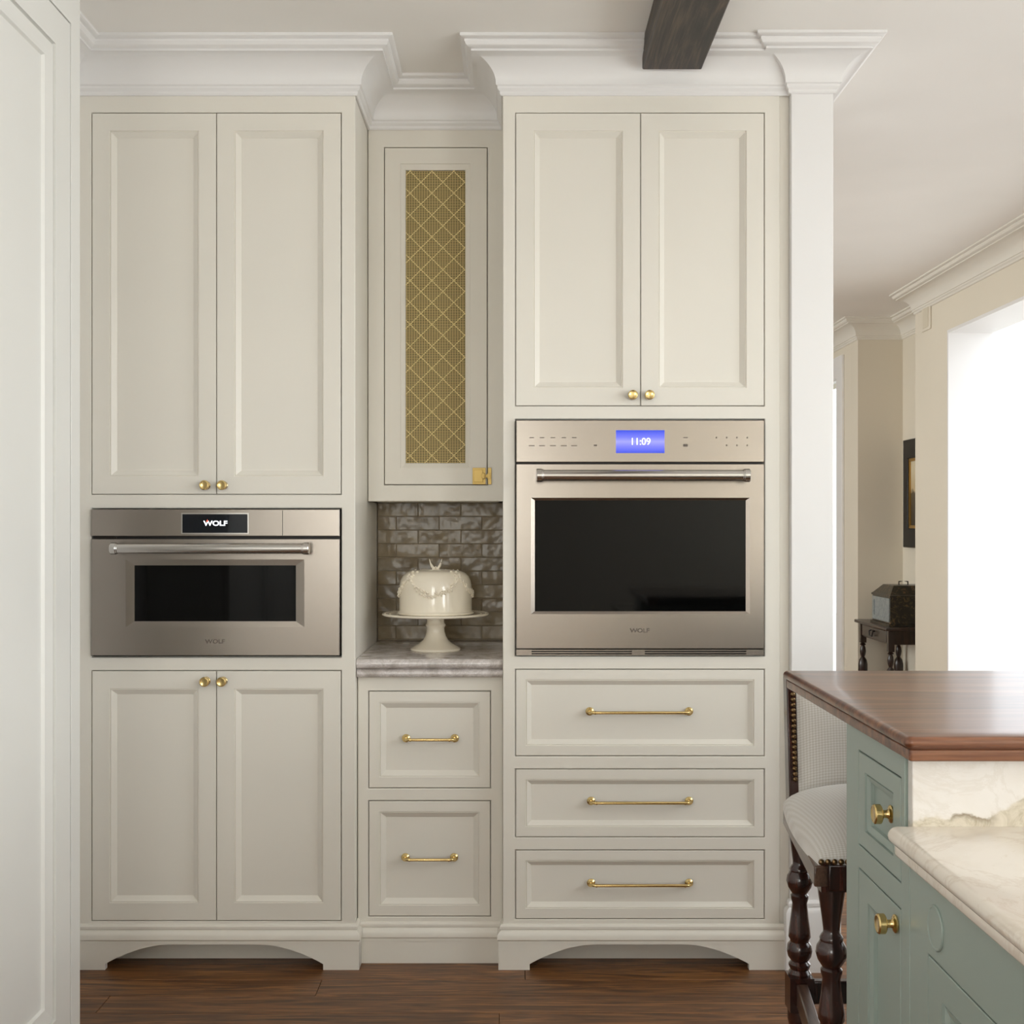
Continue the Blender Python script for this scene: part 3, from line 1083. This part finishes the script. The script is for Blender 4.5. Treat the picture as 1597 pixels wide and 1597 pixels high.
dm = thing('cake_dome', 'white ceramic cake dome with flower garlands sitting on the pedestal stand', 'cake dome', (CX, CY, DZ))
dprof = [(.0001, 0), (.124, 0), (.1265, .003), (.1255, .007), (.1205, .010), (.1190, .014), (.1190, .080), (.1180, .096), (.1150, .110), (.1080, .124), (.0960, .135), (.082, .1405), (.060, .1440), (.030, .1465), (.0001, .147)]
MB().lathe(dprof, (CX, CY, DZ), seg=72).build('dome', 'ceramic', dm, smooth=40)


def dome_r(h):
    for (r0, h0), (r1, h1_) in zip(dprof[5:], dprof[6:]):
        if h0 <= h <= h1_:
            return r0 + (r1 - r0) * (h - h0) / (h1_ - h0)
    return .119


def blob(mb, p, r, flat=1.0):
    vs = [(r, 0, 0), (-r, 0, 0), (0, r, 0), (0, -r, 0), (0, 0, r * flat), (0, 0, -r * flat)]
    q = r * .62
    vs += [(sx * q, sy * q, sz * q * flat) for sx in (1, -1) for sy in (1, -1) for sz in (1, -1)]
    fs = []
    for sx in (0, 1):
        for sy in (0, 1):
            for sz in (0, 1):
                c = 6 + sx * 4 + sy * 2 + sz
                ax, ay, az = sx, 2 + sy, 4 + sz
                fs += [(c, ax, ay), (c, ay, az), (c, az, ax)]
    mb.add([(p[0] + a, p[1] + b, p[2] + c_) for a, b, c_ in vs], fs)


for kq in range(4):
    mid = -PI / 2 + kq * PI / 2
    gl = MB()
    n = 22
    for i in range(n + 1):
        t = i / n * 2 - 1
        az = mid + t * math.radians(42)
        hh = .118 - .052 * (1 - t * t)
        thick = .5 + .9 * (1 - abs(t))
        for q in range(3):
            h2 = hh + random.uniform(-.0075, .0075) * thick
            a2 = az + random.uniform(-.035, .035)
            r = dome_r(h2) + .002
            blob(gl, (CX + r * math.cos(a2), CY + r * math.sin(a2), DZ + h2), random.uniform(.0030, .0058))
    gl.build('flower_garland', 'ceramic', dm, smooth=50)
    # bow where two garlands meet
    bw = MB()
    az = mid + PI / 4
    for s in (-1, 1):
        for q in range(4):
            a2 = az + s * (.03 + .03 * q)
            h2 = .118 + .006 * q + (.003 if q == 3 else 0)
            r = dome_r(h2) + .003
            blob(bw, (CX + r * math.cos(a2), CY + r * math.sin(a2), DZ + h2), .0075 - .0008 * q, .9)
    bw.build('bow', 'ceramic', dm, smooth=50)
bird = MB()
for s in (-1, 1):
    pth, rad = [], []
    for i in range(9):
        t = i / 8
        pth.append((CX + s * (.003 + .0175 * t ** .85 + .002 * math.sin(PI * t)), CY, DZ + .1465 + .034 * t ** 1.25))
        rad.append(.0042 * (1 - t) ** .6 * (.75 + .5 * math.sin(PI * min(1, t * 1.4))) + .0006)
    bird.tube(pth, rad, 8)
    bird.tube([(CX, CY, DZ + .150), (CX + s * .012, CY - .004, DZ + .147)], [.0038, .001], 8)
blob(bird, (CX, CY, DZ + .1505), .0062, .9)
bird.build('bird_finial', 'ceramic', dm, smooth=50)

# ------------------------------------------------------------------ pantry on the left, its face turned to +X
PX = -1.044
pn = thing('pantry_cabinet', 'tall off-white panelled pantry cabinet nearest the viewer at the left edge', 'cabinet', (-1.36, 2.0, 0))
mpp = lambda u, v, w: (PX + w, u, v)
pd = [(2.19, 2.936), (1.430, 2.178)]
zt0, zt1 = .14, 2.538
MB().plate(.9, 3.0, 0, CRB + .01, [(a - .004, b + .0055, zt0 - g, zt1 + .003) for a, b in pd], -.02, 0, mpp).build('face_frame', 'pantry', pn, bevel=.0015)
MB().box(-1.675, PX - .021, .9, 3.0, 0, CRB).build('carcass', 'pantry', pn)
for a, b in pd:
    fwp = .094
    e = .0012
    u0, u1, v0, v1 = a + g, b - g, zt0 + g, zt1 - g
    L = [(u0, u1, v0, v1, -.018), (u0, u1, v0, v1, -e), (u0 + e, u1 - e, v0 + e, v1 - e, 0)]
    for ins, w in ((fwp, 0), (fwp + .0008, -.009), (fwp + .0072, -.0092), (fwp + .009, -.0030), (fwp + .030, -.0060), (fwp + .046, -.0080), (fwp + .050, -.0150)):
        L.append((u0 + ins, u1 - ins, v0 + ins * .88, v1 - ins * .88, w))
    MB().rings(L, mpp).build('door', 'pantry', pn)

# ------------------------------------------------------------------ island
IX = .563
mpi = lambda u, v, w: (IX - w, u, v)
ib = thing('bar_cabinet', 'sage green end cabinet with drawer and door under the raised walnut bar', 'cabinet', (1.4, 1.93, 0))
drI = (1.806, 2.026, .836, .988)
doI = (1.806, 2.026, .13, .797)
MB().plate(1.766, 2.10, 0.0, 1.0265, [(1.0, 1.789, .9, 1.2)] + [(a - g, b + g, c - g, d + g) for a, b, c, d in (drI, doI)], -.02, 0, mpi).build('face_frame', 'sage', ib, bevel=.0012)
MB().box(IX + .021, 2.42, 1.787, 2.10, 0.0, 1.0265).build('carcass', 'sage', ib)
def sage_panel(u0, u1, v0, v1, parent, name, fw, deep=.011):
    e = .0010
    L = [(u0 + g, u1 - g, v0 + g, v1 - g, -.019), (u0 + g, u1 - g, v0 + g, v1 - g, -e), (u0 + g + e, u1 - g - e, v0 + g + e, v1 - g - e, 0)]
    for ins, w in ((fw, 0), (fw + .0008, -.0040), (fw + .0028, -.0042), (fw + .0045, -.0018), (fw + .016, -.0050), (fw + .0168, -deep)):
        L.append((u0 + ins, u1 - ins, v0 + ins * .8, v1 - ins * .8, w))
    return MB().rings(L, mpi).build(name, 'sage', parent)


d1 = sage_panel(*drI, ib, 'drawer', .036)
knob(1.873, .920, d1, 'left', IX + .008)
d2 = sage_panel(*doI, ib, 'door', .052)
knob(1.826, .770, d2, 'left', IX)
il = thing('island_cabinet', 'low sage green island cabinet under the pale quartzite counter', 'cabinet', (1.4, 1.3, 0))
pnI = (1.0, 1.687, .13, .773)
MB().plate(.85, 1.764, 0.0, .8825, [(a - g, b + g, c - g, d + g) for a, b, c, d in (pnI,)], -.02, 0, mpi).build('face_frame', 'sage', il, bevel=.0012)
MB().box(IX + .021, 2.42, .85, 1.764, 0.0, .8825).build('carcass', 'sage', il)
sage_panel(*pnI, il, 'door', .055)
MB().lathe([(.0001, 0), (.0300, 0), (.0300, .0015), (.0290, .0028), (.0270, .0030), (.0262, .0022), (.0001, .0022)], mp=lambda x, y, h: (IX - h, 1.655 + x, .819 + y), seg=48).build('round_cover', 'sage', il, smooth=35)


def edge_pts(x_out, zt_, zb_, r1, r2, ins):
    """double rounded edge seen in section: (offset outward from core, z)"""
    pts = []
    for k_ in range(9):
        a = PI / 2 - PI * k_ / 8
        pts.append((-r1 + r1 * math.cos(a), zt_ - r1 + r1 * math.sin(a)))
    pts.append((-ins - .002, zt_ - 2 * r1 - .0015))
    for k_ in range(0, 5):
        a = PI / 2 * (k_ / 4)
        pts.append((-ins - .002 + (0.002) * math.sin(a), zt_ - 2 * r1 - .0015 - .002 * (1 - math.cos(a))))
    for k_ in range(1, 7):
        a = PI / 2 * k_ / 6
        pts.append((-ins - r2 + r2 * math.cos(a), zb_ + r2 - r2 * math.sin(a)))
    return pts


def slab(x0, x1, y0, y1, prof, corner=.012):
    """horizontal slab whose front (y0) and left (x0) edges carry the profile; path runs along back-left-front with a rounded corner"""
    path = [(x0, y1)]
    for k_ in range(0, 7):
        a = PI + PI / 2 * k_ / 6
        path.append((x0 + corner + corner * math.cos(a), y0 + corner + corner * math.sin(a)))
    path += [(x1, y0)]
    mb = MB()
    core = .05
    zt_, zb_ = prof[0][1], prof[-1][1]
    pr = [(-core, zb_), (-core, zt_)] + prof
    # travel so that outside is on the right: from back along -y the outside (-x) is on the right
    n = len(path)
    vs, fs, m = [], [], len(pr)
    for i, p in enumerate(path):
        if i == 0: nx, ny = -1, 0
        elif i == n - 1: nx, ny = 0, -1
        else:
            a = PI + PI / 2 * (i - 1) / 6
            nx, ny = math.cos(a), math.sin(a)
        for o_, z_ in pr:
            if o_ == -core:
                # pull back to a common inner line
                vs.append((max(p[0], x0) + core if i < n - 1 else x1, y1 if i == 0 else y0 + core, z_))
            else:
                vs.append((p[0] + nx * o_, p[1] + ny * o_, z_))
    # inner points of the corner collapse to one
    for i in range(1, n - 1):
        vs[i * m] = (x0 + core, y0 + core, zb_)
        vs[i * m + 1] = (x0 + core, y0 + core, zt_)
    vs[0] = (x0 + core, y1, zb_); vs[1] = (x0 + core, y1, zt_)
    vs[(n - 1) * m] = (x1, y0 + core, zb_); vs[(n - 1) * m + 1] = (x1, y0 + core, zt_)
    for i in range(n - 1):
        for j in range(1, m):
            k_ = (j + 1) % m
            q = (i * m + j, i * m + k_, (i + 1) * m + k_, (i + 1) * m + j)
            fs.append(q)
    fs.append(tuple(range(m)))
    fs.append(tuple(range((n - 1) * m, n * m)))
    mb.add(vs, fs)
    for z_ in (zt_, zb_):
        mb.add([(x0 + core, y0 + core, z_), (x1, y0 + core, z_), (x1, y1, z_), (x0 + core, y1, z_)], [(0, 1, 2, 3)])
    return mb


BT, BBt = 1.062, 1.0268
bar = slab(.543, 2.46, 1.718, 2.50, edge_pts(0, BT, BBt, .0085, .004, .007), .012)
tag(bar.build('walnut_counter', 'walnut', smooth=40), 'raised walnut bar top with a moulded edge over the green cabinet', 'countertop')
bsp = MB().box(IX + .004, 2.42, 1.7658, 1.7865, .902, 1.0265)
tag(bsp.build('stone_upstand', 'marble_band', bevel=.0015), 'veined quartzite upstand slab between the low counter and the walnut bar', 'backsplash')
M['marble_band'].name
ct = slab(.532, 2.46, .82, 1.7655, edge_pts(0, .927, .883, .0125, .008, .010), .022)
tag(ct.build('stone_counter', 'marble', smooth=40), 'pale quartzite island countertop with a double rounded edge, bottom right', 'countertop')

# ------------------------------------------------------------------ stool
st = thing('bar_stool', 'dark turned wood bar stool with pale upholstered seat tucked under the bar', 'stool', (.775, 2.47, 0))
SCX = .795
Yf, Yr = 2.25, 2.70
legX = {(-1, 'f'): .576, (1, 'f'): 2 * SCX - .576, (-1, 'r'): .622, (1, 'r'): 2 * SCX - .622}
def leg_prof(top):
    P = [(.0001, 0), (.017, 0), (.024, .008), (.025, .022), (.017, .038), (.014, .046), (.0175, .052), (.0175, .060), (.0135, .066), (.0135, .075),
         (.019, .110), (.026, .160), (.028, .19), (.026, .22), (.018, .25), (.0165, .262), (.023, .270), (.026, .285), (.026, .300), (.026, .306)]
    P2_ = [(.024, .378), (.0250, .384), (.0200, .392), (.0235, .400), (.0235, .404), (.018, .410), (.0250, .420), (.0275, .432), (.0260, .445), (.0200, .452), (.0205, .456), (.0240, .462),
           (.0232, .475), (.0185, .510), (.0160, .535), (.0190, .545), (.0195, .552), (.016, .556), (.0250, .570), (.0285, .582), (.0265, .594), (.0205, .604), (.0215, .609), (.0195, .613), (.0150, .619),
           (.0150, .626), (.0180, .650), (.0240, .690), (.0255, .705), (.0255, .715)]
    return P, P2_
Pa, Pb = leg_prof(0)
def mkleg(x, y):
    mb = MB().lathe(Pa, (x, y, 0), seg=24).lathe(Pb, (x, y, 0), seg=24)
    mb.box(x - .026, x + .026, y - .026, y + .026, .305, .379)
    mb.box(x - .025, x + .025, y - .025, y + .025, .698, .752)
    return mb
for (s, e_), x in legX.items():
    mb = mkleg(x, Yf if e_ == 'f' else Yr)
    mb.build('leg', 'darkwood', st, smooth=40, bevel=0)
# stretchers at the foot blocks
for s in (-1, 1):
    x0, x1 = legX[s, 'f'], legX[s, 'r']
    MB().prism([(x0 - .012, Yf + .026), (x0 + .012, Yf + .026), (x1 + .012, Yr - .026), (x1 - .012, Yr - .026)], .318, .368, lambda u, v, a: (u, v, a)).build('stretcher', 'railwood_lit', st, bevel=.003)
for e_, yy_ in (('f', Yf), ('r', Yr)):
    MB().box(legX[-1, e_] + .026, legX[1, e_] - .026, yy_ - .011, yy_ + .011, .318, .368).build('stretcher', 'darkwood', st, bevel=.003)
# seat rails
ru = lambda u, v, a: (u, v, a)
for s in (-1, 1):
    q = [(SCX + s * .257, 2.222), (SCX + s * .232, 2.222), (SCX + s * .182, 2.690), (SCX + s * .211, 2.690)]
    MB().prism(q, .708, .746, ru).build('seat_rail', 'railwood_lit', st, bevel=.003)
for e_, yy_ in (('f', Yf), ('r', Yr)):
    MB().box(SCX - (.231 if e_ == 'f' else .196), SCX + (.231 if e_ == 'f' else .196), yy_ - .028, yy_ + .002, .700, .748).build('seat_rail', 'darkwood', st, bevel=.003)
# domed seat cushion, wider at the front
def cushion(prof, yf, yr, xf, xr, crown):
    vs, fs = [], []
    N, Mm = 20, 16
    rim = []
    def cor(u, v):    # u, v in -1..1 to plan
        y_ = yf + (yr - yf) * (v + 1) / 2
        hw = xf + (xr - xf) * (v + 1) / 2
        return SCX + u * hw, y_
    g_ = {}
    n = 24
    for i in range(n + 1):
        for j in range(n + 1):
            u, v = -1 + 2 * i / n, -1 + 2 * j / n
            uu, vv = math.sin(u * PI / 2), math.sin(v * PI / 2)
            # squircle
            k_ = 0.10
            su, sv = uu * math.sqrt(1 - k_ * vv * vv), vv * math.sqrt(1 - k_ * uu * uu)
            x_, y_ = cor(su, sv)
            r_ = max(abs(uu), abs(vv))
            hgt = (1 - abs(uu) ** 5) ** .42 * (1 - abs(vv) ** 5) ** .42
            g_[i, j] = len(vs)
            vs.append((x_, y_, .752 + prof * (hgt) + crown * (1 - uu * uu) * (1 - vv * vv)))
    for i in range(n):
        for j in range(n):
            fs.append((g_[i, j], g_[i + 1, j], g_[i + 1, j + 1], g_[i, j + 1]))
    base = len(vs)
    ring = [(i, 0) for i in range(n)] + [(n, j) for j in range(n)] + [(i, n) for i in range(n, 0, -1)] + [(0, j) for j in range(n, 0, -1)]
    for q in ring:
        x_, y_, z_ = vs[g_[q]]
        vs.append((x_, y_, .742))
    R = len(ring)
    for k_ in range(R):
        fs.append((g_[ring[k_]], g_[ring[(k_ + 1) % R]], base + (k_ + 1) % R, base + k_))
    fs.append(tuple(range(base, base + R)))
    return MB().add(vs, fs)
cushion(.050, 2.215, 2.700, .262, .222, .026).build('seat', 'fabric', st, smooth=80)
# backrest: posts, frame, upholstered pad
for s in (-1, 1):
    x = legX[s, 'r'] + s * .002
    MB().prism([(2.682, .74), (2.722, .74), (2.752, 1.022), (2.716, 1.022)], min(SCX + s * .198, SCX + s * .174), max(SCX + s * .198, SCX + s * .174), lambda u, v, a: (a, u, v)).build('back_post', 'darkwood', st, bevel=.003)
hx = SCX - legX[-1, 'r']
MB().prism([(2.716, .985), (2.750, .985), (2.755, 1.022), (2.719, 1.022)], SCX - hx, SCX + hx, lambda u, v, a: (a, u, v)).build('top_rail', 'darkwood', st, bevel=.003)
bp = MB()
n = 14
vs, fs = [], []
for i in range(n + 1):
    for j in range(n + 1):
        u, v = i / n * 2 - 1, j / n
        z_ = .762 + v * .233
        yb = 2.690 + (z_ - .74) * .115
        bulge = .026 * (1 - abs(u) ** 4) * (1 - abs(2 * v - 1) ** 4)
        vs.append((SCX + u * .178, yb - .008 - bulge, z_))
for i in range(n):
    for j in range(n):
        a = i * (n + 1) + j
        fs.append((a, a + n + 1, a + n + 2, a + 1))
nb = len(vs)
vs += [(x_, yy_ + .03 if False else 2.722 + (z_ - .74) * .115, z_) for x_, yy_, z_ in vs[:nb]]
for i in range(n):
    for j in range(n):
        a = nb + i * (n + 1) + j
        fs.append((a, a + n + 1, a + n + 2, a + 1))
edge = [i * (n + 1) for i in range(n + 1)] + [n * (n + 1) + j for j in range(1, n + 1)] + [i * (n + 1) + n for i in range(n - 1, -1, -1)] + [j for j in range(n - 1, 0, -1)]
for k_ in range(len(edge)):
    a, b = edge[k_], edge[(k_ + 1) % len(edge)]
    fs.append((a, b, nb + b, nb + a))
bp.add(vs, fs)
bp.build('backrest', 'fabric', st, smooth=80)
nm = MB().lathe([(.0001, 0), (.0056, 0), (.0053, .0018), (.0038, .0036), (.0016, .0043), (.0001, .0045)], mp=lambda x, y, h: (x, -h, y), seg=12).mesh('nailhead', 60)
nm.materials.append(M['nail'])
def nail(x, y_, z_, rot=0):
    o = bpy.data.objects.new('nailhead', nm)
    C.objects.link(o)
    o.rotation_euler = (0, 0, rot)
    put(o, (x, y_, z_), st)
for s in (-1, 1):
    for k_ in range(17):
        z_ = .805 + k_ * .0113
        nail(SCX + s * .185, 2.6815 + (z_ - .74) * .1206, z_)
x_ = SCX - .245
while x_ < SCX + .247:
    nail(x_, 2.2155 + .003, .754)
    x_ += .0118

# ------------------------------------------------------------------ alcove: side table, casket, picture
TZ = .69
tb = thing('side_table', 'small dark antique side table with turned legs in the hall alcove', 'table', (2.58, 8.4, 0))
tx0, tx1, ty0, ty1 = 2.405, 2.745, 8.02, 8.77
MB().box(tx0, tx1, ty0, ty1, TZ - .022, TZ).build('table_top', 'tablewood', tb, bevel=.005)
for x in (tx0 + .045, tx1 - .045):
    for yy_ in (ty0 + .05, ty1 - .06):
        mb = MB().box(x - .02, x + .02, yy_ - .02, yy_ + .02, TZ - .16, TZ - .022)
        mb.lathe([(.0001, .0), (.022, 0), (.030, .03), (.022, .06), (.014, .075), (.02, .10), (.02, .20), (.026, .29), (.032, .33), (.032, .38), (.026, .41), (.012, .43), (.018, .45), (.021, .47), (.018, .495), (.012, .51), (.022, .518), (.012, .528), (.012, .535)], (x, yy_, 0), seg=20)
        mb.build('leg', 'tablewood', tb, smooth=40)
MB().box(tx0 + .040, tx1 - .04, ty0 + .05, ty1 - .05, TZ - .115, TZ - .022).build('apron', 'tablewood', tb)
dw = MB().box(tx0 + .028, tx0 + .045, ty0 + .09, ty1 - .10, TZ - .105, TZ - .028).build('drawer', 'tablewood', tb, bevel=.003)
pth = [(tx0 + .026, 8.36, TZ - .050), (tx0 + .012, 8.36, TZ - .055), (tx0 + .010, 8.37, TZ - .085), (tx0 + .010, 8.43, TZ - .085), (tx0 + .012, 8.44, TZ - .055), (tx0 + .026, 8.44, TZ - .050)]
MB().tube(pth, .005, 8).build('drop_pull', 'black', dw, smooth=40)

ks = thing('casket_box', 'antique painted casket with a hipped lid standing on the dark side table', 'box', (2.60, 8.35, TZ))
kx0, kx1, ky0, ky1 = 2.458, 2.735, 8.10, 8.50
kb = MB().rings([(kx0 - .012, kx1, ky0 - .012, ky1 + .012, 0), (kx0 - .012, kx1, ky0 - .012, ky1 + .012, .014), (kx0, kx1, ky0, ky1, .020), (kx0, kx1, ky0, ky1, .190)], lambda u, v, w: (u, v, TZ + w))
kb.build('body', 'casket', ks)
MB().rings([(kx0 - .006, kx1, ky0 - .010, ky1 + .010, .190), (kx0 - .006, kx1, ky0 - .010, ky1 + .010, .202), (kx0, kx1, ky0, ky1, .205), (kx0 + .045, kx1, ky0 + .085, ky1 - .085, .262), (kx0 + .050, kx1, ky0 + .09, ky1 - .09, .264)], lambda u, v, w: (u, v, TZ + w)).build('lid', 'casket', ks)
ep = MB().plate(ky0 + .012, ky1 - .012, TZ + .028, TZ + .182, [(ky0 + .05, ky1 - .05, TZ + .055, TZ + .160)], kx0 - .006, kx0, yz)
ep.box(kx0 - .003, kx0, ky0 + .05, ky1 - .05, TZ + .055, TZ + .160)
ep.build('end_panel', 'casket_lit_end', ks)
MB().tube([(2.575, 8.30, TZ + .263), (2.575, 8.30, TZ + .285), (2.605, 8.30, TZ + .290), (2.635, 8.30, TZ + .285), (2.635, 8.30, TZ + .263)], .005, 8).build('handle', 'steel_dark', ks, smooth=50)

pc = thing('framed_picture', 'dark framed picture with a gold liner hanging on the alcove wall', 'picture', (2.74, 8.4, 1.25))
py0, py1 = 7.95, 8.70
pz0, pz1 = wz(853.5, 8.70), wz(687, 8.70)
fw_ = .095
mpw = lambda u, v, w: (2.759 - w, u, v)
MB().plate(py0, py1, pz0, pz1, [(py0 + fw_, py1 - fw_, pz0 + fw_ * 1.4, pz1 - fw_ * 1.4)], 0, .032, mpw).build('frame', 'black', pc, bevel=.006)
MB().plate(py0 + fw_, py1 - fw_, pz0 + fw_ * 1.4, pz1 - fw_ * 1.4, [(py0 + fw_ + .02, py1 - fw_ - .02, pz0 + fw_ * 1.4 + .02, pz1 - fw_ * 1.4 - .02)], 0, .022, mpw).build('gold_liner', 'gold', pc)
MB().box(2.7465, 2.7585, py0 + fw_ + .02, py1 - fw_ - .02, pz0 + fw_ * 1.4 + .02, pz1 - fw_ * 1.4 - .02).build('canvas', 'canvas', pc)

# small cover plate high on the right wall
vy0, vy1 = 7.46, 7.62
vz0, vz1 = wz(518, 7.6), wz(478, 7.6)
cvp = thing('chime_box', 'small cream chime cover high on the hall wall below the crown', 'cover', (2.50, 7.54, vz0))
MB().box(XR - .008, XR - .0005, vy0, vy1, vz0, vz1).build('cover', 'hall', cvp, bevel=.003)
MB().box(XR - .011, XR - .0075, vy0 + .03, vy1 - .03, vz0 + .018, vz1 - .018).build('grille', 'outlet', cvp, bevel=.002)
